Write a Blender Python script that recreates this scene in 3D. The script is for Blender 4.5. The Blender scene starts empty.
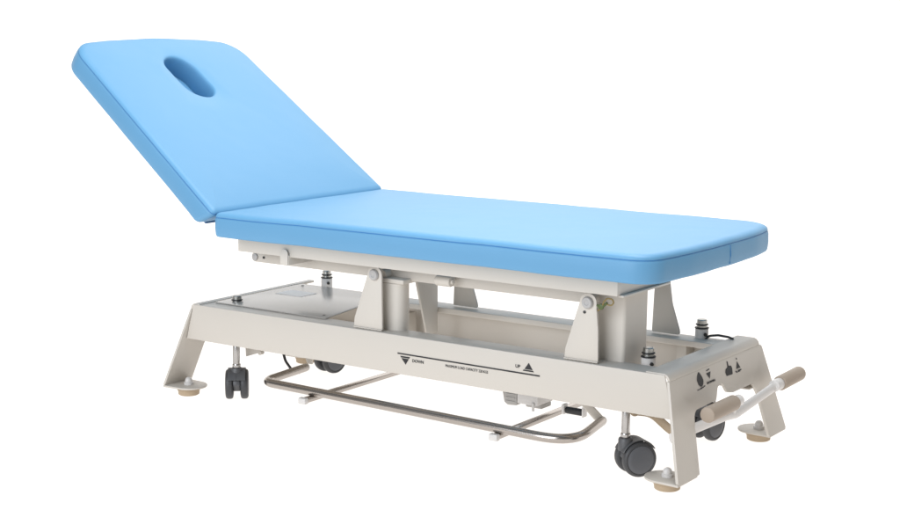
import bpy, bmesh, math
from mathutils import Vector, Matrix, noise

S = bpy.context.scene
COL = S.collection
PI = math.pi
R = math.radians

# ------------------------------------------------------------------ materials
def new_mat(name):
    m = bpy.data.materials.new(name)
    m.use_nodes = True
    return m, m.node_tree, m.node_tree.nodes['Principled BSDF']

def paint(name, col, rough=.35, spec=.5, coat=0., bump=.02, scale=900, metal=0., var=.03, vscale=6.):
    """base colour with faint mottling and a fine grain in the surface"""
    m, nt, b = new_mat(name)
    tc = nt.nodes.new('ShaderNodeTexCoord')
    n1 = nt.nodes.new('ShaderNodeTexNoise'); n1.inputs['Scale'].default_value = vscale
    n1.inputs['Detail'].default_value = 5
    nt.links.new(tc.outputs['Object'], n1.inputs['Vector'])
    mx = nt.nodes.new('ShaderNodeMix'); mx.data_type = 'RGBA'
    mx.inputs[6].default_value = tuple(c * (1 - var) for c in col) + (1,)
    mx.inputs[7].default_value = tuple(min(1, c * (1 + var)) for c in col) + (1,)
    nt.links.new(n1.outputs['Fac'], mx.inputs[0])
    nt.links.new(mx.outputs[2], b.inputs['Base Color'])
    mr = nt.nodes.new('ShaderNodeMapRange')
    mr.inputs['To Min'].default_value = rough * .85; mr.inputs['To Max'].default_value = rough * 1.15
    nt.links.new(n1.outputs['Fac'], mr.inputs['Value'])
    nt.links.new(mr.outputs['Result'], b.inputs['Roughness'])
    b.inputs['Specular IOR Level'].default_value = spec
    b.inputs['Metallic'].default_value = metal
    b.inputs['Coat Weight'].default_value = coat
    b.inputs['Coat Roughness'].default_value = .16
    if bump:
        n2 = nt.nodes.new('ShaderNodeTexNoise'); n2.inputs['Scale'].default_value = scale
        n2.inputs['Detail'].default_value = 3
        nt.links.new(tc.outputs['Object'], n2.inputs['Vector'])
        bp = nt.nodes.new('ShaderNodeBump'); bp.inputs['Strength'].default_value = bump
        bp.inputs['Distance'].default_value = .002
        nt.links.new(n2.outputs['Fac'], bp.inputs['Height'])
        nt.links.new(bp.outputs['Normal'], b.inputs['Normal'])
    return m

def vinyl_mat():
    m, nt, b = new_mat('blue_vinyl')
    tc = nt.nodes.new('ShaderNodeTexCoord')
    n1 = nt.nodes.new('ShaderNodeTexNoise'); n1.inputs['Scale'].default_value = 3.0
    nt.links.new(tc.outputs['Object'], n1.inputs['Vector'])
    mx = nt.nodes.new('ShaderNodeMix'); mx.data_type = 'RGBA'
    mx.inputs[6].default_value = VINYL_A + (1,); mx.inputs[7].default_value = VINYL_B + (1,)
    nt.links.new(n1.outputs['Fac'], mx.inputs[0])
    nt.links.new(mx.outputs[2], b.inputs['Base Color'])
    b.inputs['Roughness'].default_value = .46
    b.inputs['Specular IOR Level'].default_value = .32
    # leather grain plus soft, wide unevenness of the padding
    v = nt.nodes.new('ShaderNodeTexVoronoi'); v.inputs['Scale'].default_value = 420
    nt.links.new(tc.outputs['Object'], v.inputs['Vector'])
    n2 = nt.nodes.new('ShaderNodeTexNoise'); n2.inputs['Scale'].default_value = 5.5; n2.inputs['Detail'].default_value = 2
    nt.links.new(tc.outputs['Object'], n2.inputs['Vector'])
    b1 = nt.nodes.new('ShaderNodeBump'); b1.inputs['Strength'].default_value = .10; b1.inputs['Distance'].default_value = .001
    nt.links.new(v.outputs['Distance'], b1.inputs['Height'])
    b2 = nt.nodes.new('ShaderNodeBump'); b2.inputs['Strength'].default_value = .12; b2.inputs['Distance'].default_value = .03
    nt.links.new(n2.outputs['Fac'], b2.inputs['Height'])
    nt.links.new(b1.outputs['Normal'], b2.inputs['Normal'])
    nt.links.new(b2.outputs['Normal'], b.inputs['Normal'])
    return m

VINYL_A = (.116, .306, .510); VINYL_B = (.124, .318, .525)
M_VINYL = vinyl_mat()
M_SEAM = paint('blue_seam_thread', (.045, .20, .47), .6, bump=0)
M_WHITE = paint('cream_powder_coat', (.565, .528, .474), .5, coat=.10, bump=.010, scale=500, var=.015)
M_GLOSS = paint('glossy_cream_sheet', (.42, .395, .36), .26, coat=.1, bump=.01, scale=500, var=.015)
M_CAPW = paint('white_plastic', (.66, .64, .62), .35, bump=0)
M_STEEL = paint('brushed_steel', (.44, .405, .375), .26, metal=1., bump=.03, scale=300, var=.06)
M_CHROME = paint('chrome', (.45, .44, .43), .24, metal=1., bump=0)
M_ZINC = paint('zinc_nut', (.42, .42, .40), .32, metal=1., bump=.02)
M_BOLT = paint('dull_bolt', (.40, .39, .38), .4, coat=.2, bump=0)
M_BLACK = paint('black_rubber', (.020, .020, .022), .5, bump=.02)
M_PRINT = paint('black_print', (.014, .014, .016), .55, bump=0)
M_TYRE = paint('grey_caster_plastic', (.078, .080, .085), .42, bump=.03, scale=300, var=.08)
M_TREAD = paint('dark_caster_tread', (.048, .049, .052), .5, bump=.04, scale=300, var=.12)
M_HUB = paint('caster_disc_grey', (.098, .103, .114), .45, bump=.03, scale=300, var=.06)
M_FOOT = paint('tan_rubber', (.40, .31, .21), .6, bump=.05, scale=400, var=.08)
M_GRIP = paint('brown_rubber_grip', (.36, .295, .235), .6, bump=.06, scale=500, var=.08)
M_GREY = paint('grey_motor_housing', (.42, .405, .385), .45, bump=.05, scale=200)
M_STICK = paint('pale_sticker', (.63, .62, .60), .4, bump=0)
M_WIRE_G = paint('green_wire', (.07, .10, .025), .45, bump=0)
M_WIRE_Y = paint('yellow_wire', (.22, .16, .05), .45, bump=0)
M_SCREW = paint('dark_screw', (.05, .05, .05), .4, metal=.6, bump=0)
M_HINGE = paint('blue_grey_board', (.06, .15, .30), .5, bump=0)

# ------------------------------------------------------------------ mesh helpers
def link(name, bm, mat, parent=None, sharp=32, mats=None):
    bmesh.ops.remove_doubles(bm, verts=bm.verts, dist=1e-6)
    bmesh.ops.recalc_face_normals(bm, faces=bm.faces)
    for f in bm.faces: f.smooth = True
    lim = R(sharp)
    for e in bm.edges:
        if len(e.link_faces) == 2:
            try: e.smooth = e.calc_face_angle() < lim
            except ValueError: e.smooth = True
        else: e.smooth = False
    me = bpy.data.meshes.new(name); bm.to_mesh(me); bm.free()
    for m in (mats or [mat]): me.materials.append(m)
    o = bpy.data.objects.new(name, me); COL.objects.link(o)
    if parent is not None:
        o.parent = parent
        o.matrix_parent_inverse = Matrix.Translation(-parent.location) if parent.type == 'EMPTY' else Matrix()
    return o

def bevel_sharp(bm, geom_faces, w, seg=2, ang=30):
    es = set()
    for f in geom_faces:
        for e in f.edges:
            if len(e.link_faces) == 2 and e.calc_face_angle(0) > R(ang): es.add(e)
    if es and w > 0:
        bmesh.ops.bevel(bm, geom=list(es), offset=w, segments=seg, affect='EDGES', profile=.5, clamp_overlap=True)

def prism(bm, loop_a, loop_b, bevel=0., seg=2, ang=30):
    """solid between two matching loops of 3-D points"""
    t = bmesh.new()
    a = [t.verts.new(p) for p in loop_a]; b = [t.verts.new(p) for p in loop_b]
    n = len(a)
    t.faces.new(a); t.faces.new(list(reversed(b)))
    for i in range(n): t.faces.new((a[i], b[i], b[(i + 1) % n], a[(i + 1) % n]))
    bmesh.ops.recalc_face_normals(t, faces=t.faces)
    bevel_sharp(t, t.faces, bevel, seg, ang)
    merge(bm, t)

def merge(bm, t):
    me = bpy.data.meshes.new('tmp'); t.to_mesh(me); t.free()
    bm.from_mesh(me); bpy.data.meshes.remove(me)

def box(bm, x0, x1, y0, y1, z0, z1, bevel=.002, mtx=None, seg=2):
    a = [Vector(p) for p in ((x0, y0, z0), (x1, y0, z0), (x1, y1, z0), (x0, y1, z0))]
    b = [p + Vector((0, 0, z1 - z0)) for p in a]
    if mtx is not None: a = [mtx @ p for p in a]; b = [mtx @ p for p in b]
    prism(bm, a, b, bevel, seg)

def basis(d):
    d = Vector(d).normalized()
    u = d.cross(Vector((0, 0, 1)))
    if u.length < 1e-4: u = Vector((1, 0, 0))
    u.normalize(); v = d.cross(u)
    return d, u, v

def lathe(bm, origin, axis, prof, n=32, caps=True):
    """prof: list of (distance along axis, radius)"""
    d, u, v = basis(axis); o = Vector(origin)
    t = bmesh.new(); rings = []
    for s, r in prof:
        rings.append([t.verts.new(o + d * s + (u * math.cos(2 * PI * k / n) + v * math.sin(2 * PI * k / n)) * max(r, 1e-5)) for k in range(n)])
    for a, b in zip(rings, rings[1:]):
        for k in range(n): t.faces.new((a[k], a[(k + 1) % n], b[(k + 1) % n], b[k]))
    if caps:
        t.faces.new(list(reversed(rings[0]))); t.faces.new(rings[-1])
    merge(bm, t)

def cyl(bm, p0, p1, r, n=32, bev=.0015):
    p0 = Vector(p0); p1 = Vector(p1); L = (p1 - p0).length; b = min(bev, r * .4, L * .4)
    lathe(bm, p0, p1 - p0, [(0, r - b), (b * .3, r - b * .3), (b, r), (L - b, r), (L - b * .3, r - b * .3), (L, r - b)], n)

def fillet_path(pts, rad, k=10):
    pts = [Vector(p) for p in pts]; out = [pts[0]]
    for i in range(1, len(pts) - 1):
        a, b, c = pts[i - 1], pts[i], pts[i + 1]
        r = rad[i - 1] if isinstance(rad, (list, tuple)) else rad
        d1 = (a - b).normalized(); d2 = (c - b).normalized()
        ang = d1.angle(d2); t = min(r / math.tan(ang / 2), (a - b).length * .48, (c - b).length * .48)
        p1, p2 = b + d1 * t, b + d2 * t
        for j in range(k + 1):
            s = j / k
            out.append(p1 * (1 - s) ** 2 + b * (2 * s * (1 - s)) + p2 * s ** 2)
    out.append(pts[-1]); return out

def tube(bm, pts, r, n=20, squash=None, up=(0, 0, 1)):
    """round (or oval / flat-bar) section swept along pts"""
    t = bmesh.new(); rings = []; pts = [Vector(p) for p in pts]
    for i, p in enumerate(pts):
        d = (pts[min(i + 1, len(pts) - 1)] - pts[max(i - 1, 0)]).normalized()
        u = d.cross(Vector(up))
        if u.length < 1e-4: u = d.cross(Vector((1, 0, 0)))
        u.normalize(); v = u.cross(d)
        ru, rv = squash or (r, r)
        rings.append([t.verts.new(p + u * ru * math.cos(2 * PI * k / n) + v * rv * math.sin(2 * PI * k / n)) for k in range(n)])
    for a, b in zip(rings, rings[1:]):
        for k in range(n): t.faces.new((a[k], a[(k + 1) % n], b[(k + 1) % n], b[k]))
    t.faces.new(list(reversed(rings[0]))); t.faces.new(rings[-1])
    merge(bm, t)

def round_poly(pts, rads, inset=0., K=10, Mn=6, rmin=.003):
    """convex/concave polygon moved inward by inset, corners filleted, fixed point count"""
    n = len(pts); P = [Vector(p) for p in pts]
    A = sum(P[i].x * P[(i + 1) % n].y - P[(i + 1) % n].x * P[i].y for i in range(n))
    sg = 1 if A > 0 else -1
    lines = []
    for i in range(n):
        a, b = P[i], P[(i + 1) % n]; d = (b - a).normalized(); nrm = Vector((-d.y, d.x)) * sg
        lines.append((a + nrm * inset, d))
    C = []
    for i in range(n):
        (a, d), (b, e) = lines[i - 1], lines[i]
        den = d.x * e.y - d.y * e.x
        if abs(den) < 1e-9: C.append(b); continue
        s = ((b.x - a.x) * e.y - (b.y - a.y) * e.x) / den
        C.append(a + d * s)
    out = []; ends = []
    for i in range(n):
        a, b, c = C[i - 1], C[i], C[(i + 1) % n]
        d1 = (a - b).normalized(); d2 = (c - b).normalized(); ang = d1.angle(d2)
        cross = (b - a).x * (c - b).y - (b - a).y * (c - b).x
        r = max(rads[i] - inset, rmin) if cross * sg > 0 else rads[i] + inset
        if rads[i] <= 0 and inset == 0: r = 1e-5
        t = min(r / math.tan(ang / 2), (a - b).length * .49, (c - b).length * .49)
        r = t * math.tan(ang / 2)
        bis = (d1 + d2).normalized(); cen = b + bis * (r / math.sin(ang / 2))
        p1, p2 = b + d1 * t, b + d2 * t
        a1 = (p1 - cen); a2 = (p2 - cen); th = math.atan2(a1.x * a2.y - a1.y * a2.x, a1.dot(a2))
        arc = []
        for k in range(K + 1):
            f = th * k / K; co, si = math.cos(f), math.sin(f)
            arc.append(cen + Vector((a1.x * co - a1.y * si, a1.x * si + a1.y * co)))
        ends.append(arc)
    for i in range(n):
        out += ends[i]
        p, q = ends[i][-1], ends[(i + 1) % n][0]
        for k in range(1, Mn): out.append(p.lerp(q, k / Mn))
    return out

def plate(bm, outline, t0, t1, to3, bevel=.0012, seg=2, ang=40):
    prism(bm, [to3(p[0], p[1], t0) for p in outline], [to3(p[0], p[1], t1) for p in outline], bevel, seg, ang)

def text_mesh(bm, s, size, to3, align='CENTER', depth=.0003, sx=1.0, bold=0.):
    cu = bpy.data.curves.new('lettering', 'FONT'); cu.body = s; cu.size = size; cu.align_x = align
    cu.align_y = 'CENTER'; cu.extrude = depth; cu.resolution_u = 3; cu.offset = bold
    o = bpy.data.objects.new('lettering', cu); COL.objects.link(o)
    dg = bpy.context.evaluated_depsgraph_get(); dg.update()
    me = bpy.data.meshes.new_from_object(o.evaluated_get(dg))
    t = bmesh.new(); t.from_mesh(me)
    for v in t.verts: v.co = to3(v.co.x * sx, v.co.y, v.co.z + depth)
    bpy.data.objects.remove(o); bpy.data.curves.remove(cu); bpy.data.meshes.remove(me)
    merge(bm, t)

# ------------------------------------------------------------------ the one thing
T = bpy.data.objects.new('examination_table', None)
T.location = (.5, 0, 0); T.empty_display_size = .3; COL.objects.link(T)
T['label'] = 'blue padded electric examination table with raised head section on a cream steel frame'
T['category'] = 'examination table'

# ------------------------------------------------------------------ cushions
def uneven(p, w=1.):
    q = Vector(p)
    a = noise.noise(q * 7.0) * .0013 + noise.noise(q * 19.0 + Vector((3, 7, 1))) * .0007
    b = noise.noise(q * 9.0 + Vector((11, 2, 5))) * .0011
    return q + Vector((b * .5, b, a)) * w

def crown(bm, loops_xy, zs, to3, hole=None):
    """loft of loops, closed at bottom and top; hole: loops of the face hole with same count"""
    t = bmesh.new(); rings = []
    m = len(loops_xy)
    for i, (lp, z) in enumerate(zip(loops_xy, zs)):
        w = 1. if hole is None else .5
        if hole is None and m > 6 and i >= m - 4: w = (.75, .5, .2, 0.)[i - m + 4]
        rings.append([t.verts.new(uneven(to3(p[0], p[1], z), w)) for p in lp])
    n = len(rings[0])
    for a, b in zip(rings, rings[1:]):
        for k in range(n): t.faces.new((a[k], a[(k + 1) % n], b[(k + 1) % n], b[k]))
    if hole is None:
        t.faces.new(list(reversed(rings[0]))); t.faces.new(rings[-1])
    else:
        a, b = rings[-1], rings[0]
        for k in range(n): t.faces.new((a[k], a[(k + 1) % n], b[(k + 1) % n], b[k]))
    merge(bm, t)

def cushion_profile(th, puff, edge):
    """(inset, height): bottom face to top face; seam at height 0, bottom at -th"""
    pr = [(.03, -th), (.006, -th), (.002, -th + .0015), (0, -th + .006), (-.0015, -th * .55), (-.0008, -.006), (.0004, -.0022), (.0018, -.0006), (.0018, .0006), (.0006, .0022)]
    for k in range(1, 9):
        a = k / 8 * PI / 2
        pr.append((.001 + edge * (1 - math.cos(a)), .0022 + (puff - .0022) * math.sin(a)))
    return pr

def seam_loop(bm, loop, z, to3, r=.0013):
    pts = [uneven(to3(p[0], p[1], z)) for p in loop]
    t = bmesh.new(); n = len(pts); rings = []
    for i in range(n):
        d = (pts[(i + 1) % n] - pts[i - 1]).normalized(); up = (Vector(to3(0, 0, 1)) - Vector(to3(0, 0, 0))).normalized()
        u = d.cross(up).normalized(); v = u.cross(d)
        rings.append([t.verts.new(pts[i] + u * r * math.cos(2 * PI * k / 6) + v * r * math.sin(2 * PI * k / 6)) for k in range(6)])
    for i in range(n):
        a, b = rings[i], rings[(i + 1) % n]
        for k in range(6): t.faces.new((a[k], a[(k + 1) % 6], b[(k + 1) % 6], b[k]))
    merge(bm, t)

W = .34
LS = 1.198; ZS = .491; TH = .048
def seat3(x, y, z): return Vector((x, y, ZS + z))
seat_pts = [(-.004, -W), (1.188, -W), (1.203, -.17), (1.205, .0), (1.198, .16), (1.176, .304), (-.004, W - .002)]
seat_rad = [.022, .062, .6, .9, .6, .105, .022]
prof = cushion_profile(TH, .013, .020)
loops = [round_poly(seat_pts, seat_rad, i, 12, 22) for i, z in prof]; zs = [z for i, z in prof]
rim = round_poly(seat_pts, seat_rad, .022, 12, 22)
for f, dz in ((.12, .0142), (.3, .0152), (.55, .0158), (.8, .0160)):
    loops.append([Vector(p).lerp(Vector((min(max(p[0], .30), .90), 0)), f) for p in rim]); zs.append(dz)
bm = bmesh.new(); crown(bm, loops, zs, seat3)
seat = link('seat_cushion', bm, M_VINYL, T, sharp=50)
bm = bmesh.new(); seam_loop(bm, round_poly(seat_pts, seat_rad, .0022, 12, 22), 0, seat3)
link('seam', bm, M_SEAM, seat)
# upright join in the side band at the foot end
bm = bmesh.new()
tube(bm, [uneven((1.2049, -.005, ZS - .003)), uneven((1.2066, -.005, ZS - .024)), uneven((1.2051, -.005, ZS - .043))], .0013, 6)
link('side_seam', bm, M_SEAM, seat)

ALPHA = .6488; HX, HZ, HTH = -.0118, .5027, .0515
ca, sa = math.cos(ALPHA), math.sin(ALPHA)
def head3(s, y, n):
    # the lower end is cut back underneath to clear the hinge
    if n < 0 and s < .06: s += -n * .55 * min(1., (.06 - s) / .05)
    return Vector((HX - s * ca + n * sa, y, HZ + s * sa + n * ca))
head_pts = [(-.012, -W), (-.012, W), (.650, .308), (.668, .18), (.678, 0), (.668, -.18), (.652, -.306)]
head_rad = [.014, .014, .086, .6, .9, .6, .072]
prof = cushion_profile(HTH, .011, .020)
prof[0] = (.03, -HTH)
loops = [round_poly(head_pts, head_rad, i, 12, 22) for i, z in prof]; zs = [z for i, z in prof]
outer_top = round_poly(head_pts, head_rad, .03, 12, 22)
N = len(outer_top)
HC = Vector((.498, -.003))
def hole_loop(ra, rb):
    # stadium: straight long sides, round ends; sampled at bearings of the outer outline
    out = []; L = ra - rb
    for p in outer_top:
        d = Vector(p) - HC; th = math.atan2(d.y / .6, d.x); c, s_ = math.cos(th), math.sin(th)
        t = rb / max(abs(s_), 1e-6)
        if abs(t * c) > L:
            t = L * abs(c) + math.sqrt(max(rb * rb - (L * s_) ** 2, 0))
        out.append(HC + Vector((t * c, t * s_)))
    return out
def mixl(a, b, f): return [Vector(p).lerp(Vector(q), f) for p, q in zip(a, b)]
loops.append(outer_top); zs.append(.0120)
h_out = hole_loop(.0925, .0585)
for f, dz in ((.3, .0135), (.6, .0138), (.85, .0132), (1., .0122)): loops.append(mixl(outer_top, h_out, f)); zs.append(dz)
for da, dz in ((.0895, .0112), (.0872, .0085), (.0860, .0040), (.0854, -.003), (.085, -.025), (.085, -HTH)):
    loops.append(hole_loop(da, da - .0340)); zs.append(dz)
bm = bmesh.new(); crown(bm, loops, zs, head3, hole=True)
head = link('head_cushion', bm, M_VINYL, T, sharp=50)
bm = bmesh.new(); seam_loop(bm, round_poly(head_pts, head_rad, .0022, 12, 22), 0, head3)
link('seam', bm, M_SEAM, head)

# blue pad closing the bottom of the face hole
bm = bmesh.new()
rim = [HC + (Vector(p) - HC) * 1.0 for p in hole_loop(.0845, .0505)]
crown(bm, [rim, rim, [HC + (p - HC) * .96 for p in rim], [HC + (p - HC) * .5 for p in rim]], [-HTH - .006, -.0475, -.0465, -.0462], head3)
link('face_hole_pad', bm, M_VINYL, head)

# hinge strip and the stay under the raised head section
for y0 in (-.305, -.02, .245):
    bm = bmesh.new()
    m = Matrix.Translation(head3(.0, 0, -HTH)) @ Matrix.Rotation(ALPHA, 4, 'Y')
    box(bm, -.05, .012, y0, y0 + .06, -.007, -.001, .002, m)
    hg = link('hinge', bm, M_HINGE, T)
    bm = bmesh.new(); cyl(bm, (.0, y0 - .004, ZS - TH + .006), (.0, y0 + .064, ZS - TH + .006), .007)
    link('hinge_pin', bm, M_HINGE, hg)

# ------------------------------------------------------------------ upper frame
bm = bmesh.new()
FX0, FX1, FY, FZ0, FZ1 = -.003, 1.066, .25, .397, .4425
FYF = .012
def lprof(sgn):   # angle section: upright face outside, flange inside at the top and a small lip below
    o, t, w = (FY if sgn < 0 else FYF), .004, .045
    p = [(o, FZ0), (o, FZ1), (o - w, FZ1), (o - w, FZ1 - t), (o - t, FZ1 - t), (o - t, FZ0)]
    return [(sgn * a, b) for a, b in p]
for sg in (-1, 1):
    L = lprof(sg)
    prism(bm, [(FX0, y, z) for y, z in L], [(FX1, y, z) for y, z in L], .001)
# end rails between them, butted; the foot-end one has a lip at its lower edge
box(bm, FX1 - .0045, FX1 - .0005, -FY + .0042, FYF - .0042, FZ0 + .001, FZ1 - .0045, .001)
box(bm, FX1 - .0045, FX1 + .0085, -FY + .012, FYF - .035, FZ0 - .004, FZ0 + .0008, .0012)
box(bm, FX0 + .0005, FX0 + .0045, -FY + .0042, FYF - .0042, FZ0 + .001, FZ1 - .0045, .001)
for x in (.35, .75): box(bm, x - .02, x + .02, -FY + .046, FYF - .046, FZ1 - .022, FZ1 - .001, .001)
link('upper_frame', bm, M_WHITE, T)

# lower rails, recessed, with rounded noses at the head end
for sg in (-1, 1):
    bm = bmesh.new()
    yo = -.165 if sg < 0 else .006; y0, y1 = sorted((yo, yo - sg * .03)); zc, r = .3700, .0125
    ol = [(1.02 if sg < 0 else .93, zc - r), (1.02 if sg < 0 else .93, zc + r)] + [(-.024 + r * math.cos(a), zc + r * math.sin(a)) for a in [PI / 2 + PI * k / 12 for k in range(13)]]
    plate(bm, ol, y0, y1, lambda u, v, t: Vector((u, t, v)), .0012)
    rail = link('lift_rail', bm, M_WHITE, T)
    bm = bmesh.new(); cyl(bm, (-.023, yo + sg * .0005, zc), (-.023, yo + sg * .0045, zc), .009); link('pivot_cap', bm, M_BOLT, rail)
    bm = bmesh.new(); cyl(bm, (.006, yo + sg * .0005, zc + .001), (.006, yo + sg * .0025, zc + .001), .0035, 12); link('screw', bm, M_SCREW, rail)

# small stay clip on the near side rail
bm = bmesh.new()
ol = [(.142, .378), (.166, .378)] + [(.154 + .012 * math.cos(a), .405 + .012 * math.sin(a)) for a in [PI * k / 12 for k in range(13)]]
plate(bm, ol, -.258, -.255, lambda u, v, t: Vector((u, t, v)), .0008)
box(bm, .164, .1675, -.2548, -.1655, .378, .402, .0008)
link('stay_clip', bm, M_WHITE, T)

# ------------------------------------------------------------------ base: end plates, side beams
ZT, ZB = .243, .148
def xr(z): return 1.178 + (ZT - z) * .25
def xl(z): return -.186 - (ZT - z) * .29
def end_plate(side):
    f = xr if side > 0 else xl
    bm = bmesh.new(); rb = .016; zt = ZT - rb; th = .006
    pts = [(-.232, zt), (-.279, .026), (-.180, .026), (-.160, .118), (-.150, .152), (-.040, .153), (-.022, .178), (.004, .182), (.018, .158), (.045, .153), (.150, .153), (.168, .125), (.183, .026), (.279, .026), (.236, zt - .005), (.230, zt)]
    rad = [0, .004, .004, .05, .022, .010, .010, .012, .012, .014, .012, .05, .004, .004, .006, .004]
    ol = round_poly(pts, rad, 0, 5, 1)
    def to3(y, z, t): return Vector((f(z) - side * t, y, z))
    plate(bm, ol, 0, th, to3, .0012, 2)
    # rolled top: quarter bend and flat flange turned inward
    x0 = f(zt); prof = []
    for k in range(9):
        a = k / 8 * PI / 2; prof.append((rb * (1 - math.cos(a)), rb * math.sin(a)))
    fw_ = .056 if side > 0 else .032
    prof.append((fw_, rb))
    inner = [(fw_, rb - th)]
    for k in range(8, -1, -1):
        a = k / 8 * PI / 2; r2 = rb - th; inner.append((rb - r2 * math.cos(a), r2 * math.sin(a)))
    pr = prof + inner
    prism(bm, [(x0 - side * u, -.230, zt + w) for u, w in pr], [(x0 - side * u, .224, zt + w) for u, w in pr], .001, 2, 60)
    ep = link('end_plate', bm, M_WHITE, T, sharp=28)
    return ep

END_R = end_plate(1)
END_L = end_plate(-1)

def levelling_foot(side, sy):
    f = xr if side > 0 else xl
    xb = f(.026); xc = xb - side * .048; yc = sy * .2335
    bm = bmesh.new(); r = .043
    ol = [(xb - side * .001, yc - .046), (xb - side * .001, yc + .046)]
    arc = [(xc - side * (.006 + r * math.sin(a)), yc + r * math.cos(a)) for a in [PI * k / 24 for k in range(25)]]
    ol = ol + arc
    plate(bm, ol, .0215, .0265, lambda u, v, t: Vector((u, v, t)), .0012)
    fl = link('levelling_foot', bm, M_WHITE, T)
    bm = bmesh.new()
    lathe(bm, (xc, yc, 0), (0, 0, 1), [(0, .024), (.002, .027), (.011, .028), (.0125, .0285), (.0135, .030), (.0195, .030), (.0212, .028)], 40)
    link('rubber_pad', bm, M_FOOT, fl)
    bm = bmesh.new()
    lathe(bm, (xc, yc, .0266), (0, 0, 1), [(0, .0125), (.006, .0125), (.007, .0095), (.012, .0095), (.0165, .0075), (.019, .004), (.0196, .0005)], 24)
    link('cap_nut', bm, M_CAPW, fl)
for s in (-1, 1):
    for y in (-1, 1): levelling_foot(s, y)

def side_beam(yo, sg, zb):
    """channel: web outside, flanges turned inward. yo outer face, sg +1 means inward is +y"""
    bm = bmesh.new(); t = .004; w = .062; wl = .03; ZT = .2405
    p = [(yo, zb), (yo, ZT), (yo + sg * w, ZT), (yo + sg * w, ZT - .014), (yo + sg * (w - t), ZT - .014), (yo + sg * (w - t), ZT - t), (yo + sg * t, ZT - t),
         (yo + sg * t, zb + t), (yo + sg * wl, zb + t), (yo + sg * wl, zb)]
    # the rolled tops of the end plates take over at both ends
    prism(bm, [(xl(z) + .0075, y, z) for y, z in p], [(xr(z) - .0075, y, z) for y, z in p], .0016, 3, 40)
    return link('side_beam', bm, M_WHITE, T)
NEAR = side_beam(-.2325, 1, ZB)
FAR = side_beam(.172, -1, .138)
# inner posts of the far beam, seen between beam and end plate
bm = bmesh.new()
box(bm, 1.02, 1.045, .125, .1675, .142, .2285, .0015)
box(bm, 1.085, 1.10, .125, .1675, .142, .2285, .0015)
link('stiffener', bm, M_WHITE, FAR)

# glossy cover plate over the head-end half of the base
bm = bmesh.new()
ol = [(-.149, -.186), (.225, -.186), (.160, .160), (-.149, .160)]
plate(bm, round_poly(ol, [.006] * 4, 0, 4, 1), .2409, .2435, lambda u, v, t: Vector((u, v, t)), .001)
cover = link('cover_plate', bm, M_GLOSS, T)
bm = bmesh.new(); plate(bm, [(-.105, .0), (-.015, .0), (-.015, .065), (-.105, .065)], .2436, .2439, lambda u, v, t: Vector((u, v, t)), 0); link('sticker', bm, M_STICK, cover)
for x, y in ((.195, -.158), (-.125, .135), (.140, .135)):
    bm = bmesh.new(); cyl(bm, (x, y, .2436), (x, y, .2445), .0040, 14); link('screw', bm, M_SCREW, cover)
# cross member that the cover ends on, and two cross members lower in the base
for x0, x1, z1 in ((.222, .262, .215), (.86, .90, .19)):
    bm = bmesh.new(); box(bm, x0, x1, -.2, .138, .150, z1, .002); link('cross_member', bm, M_WHITE, T)

# ------------------------------------------------------------------ lift mechanism
def bracket(x0, x1, xt, y, zb, zt, sg):
    """triangular pivot bracket standing on a beam, round eye at the top"""
    bm = bmesh.new(); r = .0205; zc = zt - r
    base = [(x0, zb), (x1, zb), (x1, zb + .012)]
    rt = (xt + r, zc - .012)
    arc = [(xt + r * math.cos(a), zc + r * math.sin(a)) for a in [PI * k / 16 for k in range(17)]]
    ol = base + [(x1 - .001, zb + .07)] + [rt] + arc + [(x0 + .002, zb + .022)]
    plate(bm, ol, y, y + sg * .006, lambda u, v, t: Vector((u, t, v)), .0012, 2)
    tube(bm, [(x0 + (x1 - x0) * k / 24, y - sg * .0012, zb + .0006 + .0005 * math.sin(k * 2.3)) for k in range(25)], .0017, 8)
    b = link('pivot_bracket', bm, M_WHITE, T, sharp=28)
    bm = bmesh.new(); yy = y - sg * .0
    lathe(bm, (xt, y, zc), (0, -sg, 0), [(0, .0125), (.002, .0135), (.005, .0130), (.0075, .011), (.008, .006), (.0068, .0045), (.0065, .001)], 28)
    link('pivot_bolt', bm, M_BOLT, b)
    return b
bracket(.343, .428, .406, -.2245, ZT + .0005, .395, 1)
BR = bracket(.925, 1.008, .982, -.2245, ZT + .0005, .392, 1)
bm = bmesh.new(); cyl(bm, (.974, -.2246, .350), (.974, -.2262, .350), .0035, 12); link('screw', bm, M_SCREW, BR)
def far_bracket(x0, x1, xt0, xt1):
    bm = bmesh.new()
    ol = [(x0, ZT + .0005), (x1, ZT + .0005), (x1 - .002, ZT + .012), (x1 - .022, .315), (xt1, .37), (xt1, .394), (xt0, .394), (x0 + .004, .34)]
    plate(bm, round_poly(ol, [.002, .006, .02, .08, .05, .01, .01, .08], 0, 5, 1), .150, .144, lambda u, v, t: Vector((u, t, v)), .0012)
    link('pivot_bracket', bm, M_WHITE, T, sharp=28)
far_bracket(.375, .450, .385, .425)
far_bracket(.945, 1.018, .955, .988)

def taper_channel(x0t, x1t, x0b, x1b, y0, y1, zb, zt, r=.016, t=.006, closed=True):
    """folded-sheet arm: front cheek, outer web and back cheek, with round folds; narrower at its foot"""
    bm = bmesh.new()
    def ring(x0, x1, z):
        pts = [(x0, y0), (x1, y0), (x1, y1), (x0, y1)]
        return [Vector((p[0], p[1], z)) for p in round_poly(pts, [.008, r, r, .008], 0, 8, 1)]
    prism(bm, ring(x0b, x1b, zb), ring(x0t, x1t, zt), .0, 2, 60)
    return bm
bm = taper_channel(.372, .462, .412, .462, -.195, -.150, .165, .352, .020)
box(bm, .385, .470, -.197, .02, .3525, .3640, .003)
cyl(bm, (.40, -.19, .368), (.40, .1435, .368), .014)
link('swing_arm', bm, M_WHITE, T)
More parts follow.
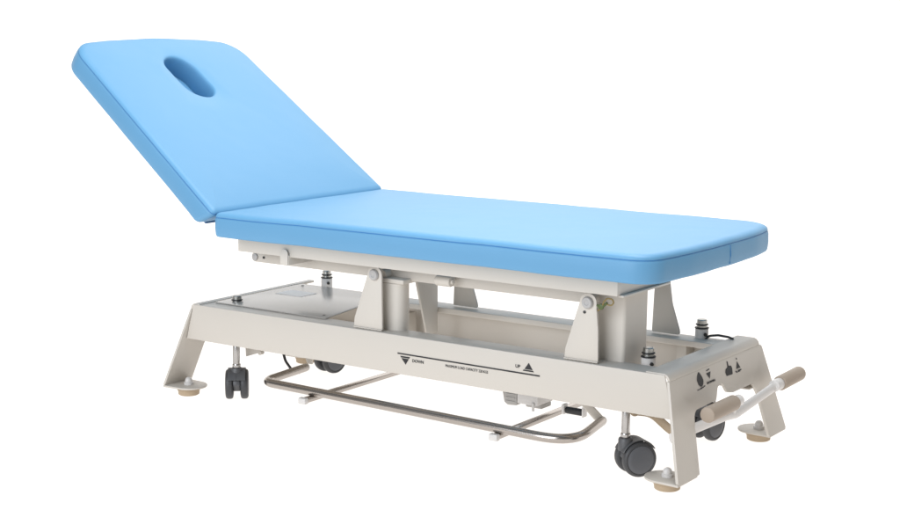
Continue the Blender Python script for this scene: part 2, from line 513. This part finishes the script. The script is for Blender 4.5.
# second arm of the head-end pair: web facing the foot end, slanted near edge
bm = bmesh.new()
ol = [(.000, .375), (.108, .375), (.108, .175), (.062, .175), (.050, .215)]
plate(bm, round_poly(ol, [.008, .01, .004, .004, .05], 0, 5, 1), .352, .346, lambda u, v, t: Vector((t, u, v)), .001)
link('swing_arm', bm, M_WHITE, T)
# foot-end arm
bm = taper_channel(.955, 1.047, .948, 1.045, -.178, -.070, .170, .396, .009)
cyl(bm, (.972, -.218, .372), (.972, .1435, .372), .013)
link('swing_arm', bm, M_WHITE, T)
# small guide roller in front of the near lift rail
bm = bmesh.new(); cyl(bm, (.565, -.195, .374), (.607, -.195, .374), .0125, 28, .003); cyl(bm, (.560, -.195, .374), (.612, -.195, .374), .006)
box(bm, .574, .598, -.196, -.1655, .372, .386, .002)
link('guide_roller', bm, M_WHITE, T)
# earth wire looped on the foot-end bracket
bm = bmesh.new()
pw = [(.998, -.2175, .352), (1.010, -.222, .360), (1.018, -.226, .368), (1.022, -.228, .378), (1.030, -.228, .386), (1.041, -.227, .386), (1.045, -.225, .378), (1.038, -.224, .371), (1.026, -.224, .372)]
tube(bm, fillet_path(pw, .006, 5), .0017, 8)
wire = link('earth_wire', bm, M_WIRE_Y, T)
bm = bmesh.new()
cyl(bm, (1.014, -.2285, .366), (1.014, -.222, .366), .0065, 16); tube(bm, [(1.004, -.224, .368), (1.016, -.226, .364), (1.028, -.224, .376)], .0028, 8)
link('terminal', bm, M_WIRE_G, wire)

# end stops: post, collar, rubber ring and nut
def bumper(x, y, z, h=1.):
    bm = bmesh.new()
    lathe(bm, (x, y, z - .03), (0, 0, 1), [(0, .0155), (.044, .0155), (.0455, .0145)], 28)
    b = link('end_stop', bm, M_CAPW, T)
    bm = bmesh.new()
    lathe(bm, (x, y, z + .0156), (0, 0, 1), [(0, .012), (.0008, .0165), (.0026, .0165), (.0034, .0125)], 28)
    lathe(bm, (x, y, z + .0234), (0, 0, 1), [(0, .0115), (.0008, .0145), (.0030, .0145), (.0038, .0115)], 28)
    lathe(bm, (x, y, z + .0185), (0, 0, 1), [(0, .006), (.006, .006)], 16)
    link('rubber_ring', bm, M_BLACK, b)
    bm = bmesh.new()
    lathe(bm, (x, y, z + .0190), (0, 0, 1), [(0, .0122), (.0042, .0122)], 24)
    nt_ = [(0, .0118), (.0085, .0118), (.0100, .0100), (.0103, .001)]
    lathe(bm, (x, y, z + .0272), (0, 0, 1), nt_, 24)
    link('nut', bm, M_ZINC, b)
    bm = bmesh.new(); cyl(bm, (x + .013, y - .010, z + .004), (x + .0175, y - .0145, z + .004), .0042, 12); link('screw', bm, M_SCREW, b)
bumper(1.078, -.127, .232)
bumper(1.064, .165, .246)
bumper(-.092, .20, .244)
bumper(-.108, -.145, .222)

# ------------------------------------------------------------------ lettering on the near beam
YF = -.2325
def on_beam(cx, cz, rot=0.): 
    c, s = math.cos(rot), math.sin(rot)
    return lambda x, y, d: Vector((cx + x * c - y * s, YF - .0003 - d, cz + x * s + y * c))
bm = bmesh.new()
t3 = on_beam(0, 0)
plate(bm, [(.480, .1962), (.480, .1994), (.869, .1984), (.869, .1952)], 0, .0006, t3, 0)
# down triangle with a light bar through it
plate(bm, [(.488, .1925), (.516, .1925), (.514, .1890), (.490, .1890)], 0, .0006, t3, 0)
plate(bm, [(.4915, .1875), (.5125, .1875), (.5035, .1735)], 0, .0006, t3, 0)
plate(bm, [(.8295, .2075), (.8505, .2075), (.8405, .2225)], 0, .0006, t3, 0)
plate(bm, [(.8250, .2030), (.8540, .2030), (.8515, .2060), (.8275, .2060)], 0, .0006, t3, 0)
text_mesh(bm, 'DOWN', .0098, on_beam(.539, .1850), bold=.00015)
text_mesh(bm, 'UP', .0105, on_beam(.812, .2110), bold=.00015)
text_mesh(bm, 'MAXIMUM LOAD CAPACITY 220 KGS', .0088, on_beam(.675, .1862), bold=.0, sx=.80)
link('beam_lettering', bm, M_PRINT, NEAR)

# pictograms on the foot-end plate
def on_plate(u, v, d): return Vector((xr(v) + .0003 + d, u, v))
bm = bmesh.new()
# shoe sole
ol = [(-.097 + a, .208 + b) for a, b in ((0, .0165), (.006, .010), (.0125, .001), (.014, -.006), (.0085, -.013), (.003, -.0155), (-.005, -.0145), (-.0115, -.009), (-.0145, 0), (-.011, .008), (-.005, .0135))]
plate(bm, round_poly(ol, [.004] * len(ol), 0, 3, 1), 0, .0005, on_plate, 0)
plate(bm, [(-.118, .1893), (-.103, .1893), (-.101, .1910), (-.085, .1910), (-.080, .1925), (-.080, .1905), (-.099, .1880), (-.118, .1880)], 0, .0005, on_plate, 0)
plate(bm, [(-.061, .2185), (-.046, .2200), (-.046, .2220), (-.061, .2205)], 0, .0005, on_plate, 0)
plate(bm, [(-.064, .2145), (-.043, .2150), (-.052, .2015)], 0, .0005, on_plate, 0)
text_mesh(bm, 'DOWN', .0062, lambda x, y, d: on_plate(-.049 + x, .1942 + y, d), sx=1.9, bold=.0003)
link('pictogram_print', bm, M_PRINT, END_R)
bm = bmesh.new()
# hand with a raised finger
ol = [(.029, .1915), (.060, .1905), (.063, .203), (.060, .209), (.052, .2105), (.0475, .2110), (.0465, .2215), (.0425, .2215), (.0415, .2085), (.031, .2060), (.027, .2000)]
plate(bm, round_poly(ol, [.002, .003, .004, .003, .001, .001, .0015, .0015, .001, .003, .003], 0, 3, 1), 0, .0005, on_plate, 0)
plate(bm, [(.083, .1975), (.104, .1970), (.0935, .2125)], 0, .0005, on_plate, 0)
plate(bm, round_poly([(.091, .2165), (.0955, .2165), (.0955, .2205), (.091, .2205)], [.002] * 4, 0, 3, 1), 0, .0005, on_plate, 0)
text_mesh(bm, 'UP', .0058, lambda x, y, d: on_plate(.092 + x, .1915 + y, d), sx=4.2, bold=.0003)
link('pictogram_print', bm, M_PRINT, END_R)

# ------------------------------------------------------------------ casters
def caster(sx, sy, ax, ztop, trail=.020):
    """ax: heading of the wheel axle in degrees"""
    a = Vector((math.cos(R(ax)), math.sin(R(ax)), 0)); f = Vector((-a.y, a.x, 0)) * trail
    wr = .0385; c = Vector((sx, sy, wr)) + f
    bm = bmesh.new()
    # fork body: hood over the wheels and the socket of the stem
    fw = f.normalized(); pts = []
    for k in range(15):
        t = R(-25 + 200 * k / 14); pts.append((math.cos(t) * .0335, math.sin(t) * .0335))
    pts += [(-.014, -.016), (.010, -.018)]
    prism(bm, [c + fw * u + Vector((0, 0, v)) - a * .0085 for u, v in pts], [c + fw * u + Vector((0, 0, v)) + a * .0085 for u, v in pts], .001, 2, 40)
    lathe(bm, (sx, sy, .056), (0, 0, 1), [(0, .0155), (.024, .0155), (.027, .014), (.0285, .011)], 24)
    for sg in (-1, 1):   # mudguard lips beside the hood
        arc = [c + fw * math.cos(t) * .0405 + Vector((0, 0, math.sin(t) * .0405)) for t in [R(30 + 125 * k / 12) for k in range(13)]]
        arc2 = [c + fw * math.cos(t) * .0425 + Vector((0, 0, math.sin(t) * .0425)) for t in [R(155 - 125 * k / 12) for k in range(13)]]
        lp = arc + arc2
        prism(bm, [p + a * sg * .0 for p in lp], [p + a * sg * .0225 for p in lp], .0006, 1, 40)
    cs = link('caster', bm, M_TYRE, T)
    bm = bmesh.new()
    cyl(bm, (sx, sy, .084), (sx, sy, ztop), .0088, 24); cyl(bm, (sx, sy, .0845), (sx, sy, .094), .0105, 24)
    link('stem', bm, M_CHROME, cs)
    for sg in (-1, 1):
        o = c + a * sg * .0092
        bm = bmesh.new()
        lathe(bm, o, a * sg, [(0, .030), (.001, .035), (.0035, .0378), (.007, wr), (.0125, wr), (.0165, .0375), (.0190, .0350), (.0197, .0325), (.0185, .0315), (.0185, .0308)], 48)
        w = link('wheel', bm, M_TREAD, cs)
        bm = bmesh.new()
        lathe(bm, o, a * sg, [(.0172, .0307), (.0188, .0307), (.0196, .0295), (.0200, .020), (.0201, .0005)], 48)
        link('hub', bm, M_HUB, w)
caster(-.062, -.200, 40, .150, .010)
caster(1.066, -.200, -36, .150, .024)
caster(1.085, .185, -8, .150, -.018)
caster(-.070, .165, -12, .150, .016)

# swivel levers and the cross bar behind the near casters
bm = bmesh.new()
prism(bm, [(-.074, -.155, .155), (-.008, -.155, .155), (-.016, -.155, .122), (-.071, -.155, .103)], [(-.074, -.150, .155), (-.008, -.150, .155), (-.016, -.150, .122), (-.071, -.150, .103)], .001)
cyl(bm, (-.018, -.162, .121), (-.018, -.148, .121), .006, 14)
link('caster_lever', bm, M_WHITE, T)
bm = bmesh.new()
tube(bm, fillet_path([(1.062, -.155, .132), (1.100, -.150, .133), (1.140, -.150, .106), (1.19, -.150, .08)], .05, 6), .01, 10, squash=(.005, .010))
cyl(bm, (1.066, -.165, .134), (1.066, -.150, .134), .012, 18)
link('caster_lever', bm, M_FOOT, T)

# ------------------------------------------------------------------ foot bar
bm = bmesh.new(); zb = .058; rt = .0108
pth = fillet_path([(.008, -.012, zb), (.024, -.196, zb), (.952, -.226, zb), (.912, -.028, zb)], [.045, .085], 12)
tube(bm, pth, rt, 24)
fb = link('foot_bar', bm, M_STEEL, T)
for p, q in (((.0078, -.010, zb), (.0076, -.004, zb)), ((.9116, -.026, zb), (.9104, -.020, zb))):
    bm = bmesh.new(); cyl(bm, p, q, .0100, 20); link('end_plug', bm, M_CAPW, fb)
# support arms reaching forward under the bar
for x, tilt in ((.190, .0), (.752, .0)):
    bm = bmesh.new()
    m = Matrix.Translation((x, 0, .0405))
    box(bm, -.010, .010, -.226, .20, -.006, .006, .003, m)
    box(bm, -.010, .010, .20, .214, -.006, .10, .003, m)
    sa_ = link('support_arm', bm, M_STEEL, fb)
    bm = bmesh.new(); box(bm, -.0115, .0115, -.241, -.2265, -.0078, .0078, .003, m); link('end_cap', bm, M_CAPW, fb)
# hangers from the base
bm = bmesh.new()
tube(bm, [(.910, -.030, .060), (.884, -.055, .100), (.860, -.060, .152)], .01, 8, squash=(.004, .010))
link('hanger', bm, M_WHITE, T)
bm = bmesh.new()
prism(bm, [(-.03, .0, .135), (.022, .0, .135), (.020, .0, .066), (.004, .0, .066)], [(-.03, .006, .135), (.022, .006, .135), (.020, .006, .066), (.004, .006, .066)], .001)
link('hanger', bm, M_WHITE, T)

# motor control box, its cover, and the roller beside it
bm = bmesh.new()
prism(bm, [(.650, -.05, .112), (.694, -.05, .112), (.694, -.05, .066), (.668, -.05, .064), (.658, -.05, .070)], [(.650, .03, .112), (.694, .03, .112), (.694, .03, .066), (.668, .03, .064), (.658, .03, .070)], .003)
for k in range(3): box(bm, .664, .690, -.0515, -.0498, .073 + k * .009, .0755 + k * .009, .0005)
box(bm, .700, .745, -.02, .025, .058, .070, .003)
mb = link('control_box', bm, M_GREY, T)
bm = bmesh.new(); box(bm, .6945, .752, -.050, .02, .072, .118, .003); box(bm, .7385, .744, -.0545, -.0502, .060, .080, .001); link('box_cover', bm, M_CAPW, mb)
bm = bmesh.new(); cyl(bm, (.797, .006, .060), (.842, .006, .060), .0085, 20, .003); rl = link('stop_roller', bm, M_BLACK, T)
for x0, x1 in ((.789, .7955), (.8435, .848)):
    bm = bmesh.new(); box(bm, x0, x1, -.003, .016, .050, .074, .0015); link('roller_bracket', bm, M_CAPW, rl)

# mains cables
bm = bmesh.new()
tube(bm, fillet_path([(-.040, -.05, .150), (-.037, -.05, .105), (-.028, -.05, .078), (-.004, -.05, .055), (.014, -.040, .050)], .03, 8), .0036, 10)
link('power_cable', bm, M_BLACK, T)
bm = bmesh.new()
tube(bm, fillet_path([(1.080, .150, .238), (1.084, .160, .247), (1.105, .166, .250), (1.128, .172, .2475), (1.140, .174, .2435)], .015, 8), .0028, 10)
link('power_cable', bm, M_BLACK, T)

# ------------------------------------------------------------------ pedal at the foot end
XH = 1.252
bm = bmesh.new()
bar = fillet_path([(1.182, -.215, .104), (1.206, -.150, .116), (1.236, -.075, .130), (1.240, -.022, .126), (1.250, .155, .151), (1.252, .176, .153)], [.03, .03, .03, .03, .02], 8)
tube(bm, bar, .01, 20, squash=(.0075, .0112))
cyl(bm, (XH, .150, .1535), (XH, .182, .1535), .0135)
cyl(bm, (XH, -.0635, .160), (XH, -.036, .160), .0125)
tube(bm, [(XH - .003, -.050, .158), (1.244, -.045, .144), (1.238, -.040, .128)], .0070, 14)
ped = link('release_pedal', bm, M_CAPW, T)
for y0, y1, z0, z1 in ((-.196, -.0625, .160, .160), (.1825, .300, .1535, .1555)):
    bm = bmesh.new(); p = Vector((XH, y0, z0)); q = Vector((XH, y1, z1)); L = (q - p).length
    lathe(bm, p, q - p, [(0, .0135), (.0015, .0160), (.004, .0168), (L - .004, .0168), (L - .0015, .0160), (L, .0135)], 32)
    link('pedal_grip', bm, M_GRIP, ped)

# ------------------------------------------------------------------ setting: white sweep with an added glow
m, nt, b = new_mat('glowing_white_floor')
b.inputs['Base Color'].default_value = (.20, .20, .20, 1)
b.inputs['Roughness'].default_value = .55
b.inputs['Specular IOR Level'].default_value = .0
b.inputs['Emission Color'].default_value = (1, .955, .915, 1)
b.inputs['Emission Strength'].default_value = 1.03  # glow added to a plain floor; keeps it white and washes out shadows
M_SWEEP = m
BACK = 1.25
YAW = .6109
fwd = Vector((-math.sin(YAW), math.cos(YAW), 0)); rgt = Vector((math.cos(YAW), math.sin(YAW), 0))
cen = Vector((.55, 0, 0))
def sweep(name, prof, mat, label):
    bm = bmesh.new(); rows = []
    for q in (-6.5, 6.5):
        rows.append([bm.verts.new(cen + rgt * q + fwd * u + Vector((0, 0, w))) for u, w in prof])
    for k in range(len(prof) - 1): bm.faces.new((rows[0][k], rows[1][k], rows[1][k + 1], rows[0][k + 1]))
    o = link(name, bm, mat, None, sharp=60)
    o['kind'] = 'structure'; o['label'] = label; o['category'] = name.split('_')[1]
sweep('studio_floor', [(-6.5, 0), (-2, 0), (2.2, 0)], M_SWEEP, 'white floor with added glow under the examination table')
M_BACK = M_SWEEP.copy(); M_BACK.name = 'glowing_white_backdrop'
M_BACK.node_tree.nodes['Principled BSDF'].inputs['Emission Strength'].default_value = BACK  # stronger added glow, brightens reflections on the flanges
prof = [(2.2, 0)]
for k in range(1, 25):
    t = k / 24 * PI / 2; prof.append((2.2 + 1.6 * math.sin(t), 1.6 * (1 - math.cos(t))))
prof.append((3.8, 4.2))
sweep('studio_backdrop', prof, M_BACK, 'white seamless backdrop with added glow, curving up behind the examination table')

# ------------------------------------------------------------------ light
wd = bpy.data.worlds.new('World'); S.world = wd; wd.use_nodes = True
wd.node_tree.nodes['Background'].inputs[0].default_value = (1, .985, .97, 1)
wd.node_tree.nodes['Background'].inputs[1].default_value = .20

def softbox(name, loc, target, sx, sy, power, col=(1, 1, 1)):
    l = bpy.data.lights.new(name, 'AREA'); l.shape = 'RECTANGLE'; l.size = sx; l.size_y = sy; l.energy = power; l.color = col
    o = bpy.data.objects.new(name, l); COL.objects.link(o); o.location = loc
    o.rotation_euler = (Vector(target) - Vector(loc)).to_track_quat('-Z', 'Y').to_euler()
    return o
softbox('softbox_overhead', (.80, -.1, 2.6), (.45, 0, .5), 1.0, 2.0, 69)
softbox('added_rear_light', (-.75, 2.6, 3.3), (-.2, 0, .7), 2.4, 2.0, 32)  # added unseen lamp, puts a pale sheen on the head cushion
softbox('softbox_key', (.35, -3.7, 1.55), (.45, 0, .3), 3.0, 2.2, 108, (.94, .985, 1.05))

# ------------------------------------------------------------------ camera
f, yaw, pitch, roll = 1504.4, .6109, -.1517, .0042
C = Vector((2.5497, -2.9770, .9548))
d = Vector((-math.sin(yaw) * math.cos(pitch), math.cos(yaw) * math.cos(pitch), math.sin(pitch)))
r = Vector((math.cos(yaw), math.sin(yaw), 0)); u = r.cross(d)
r, u = r * math.cos(roll) + u * math.sin(roll), u * math.cos(roll) - r * math.sin(roll)
cd = bpy.data.cameras.new('camera'); cam = bpy.data.objects.new('camera', cd); COL.objects.link(cam)
cam.matrix_world = Matrix(((r.x, u.x, -d.x, C.x), (r.y, u.y, -d.y, C.y), (r.z, u.z, -d.z, C.z), (0, 0, 0, 1)))
cd.sensor_width = 36; cd.lens = 36 * f / 900; cd.clip_start = .05; cd.clip_end = 100
S.camera = cam

S.view_settings.view_transform = 'Standard'; S.view_settings.look = 'None'
S.view_settings.gamma = 1; S.view_settings.exposure = 0
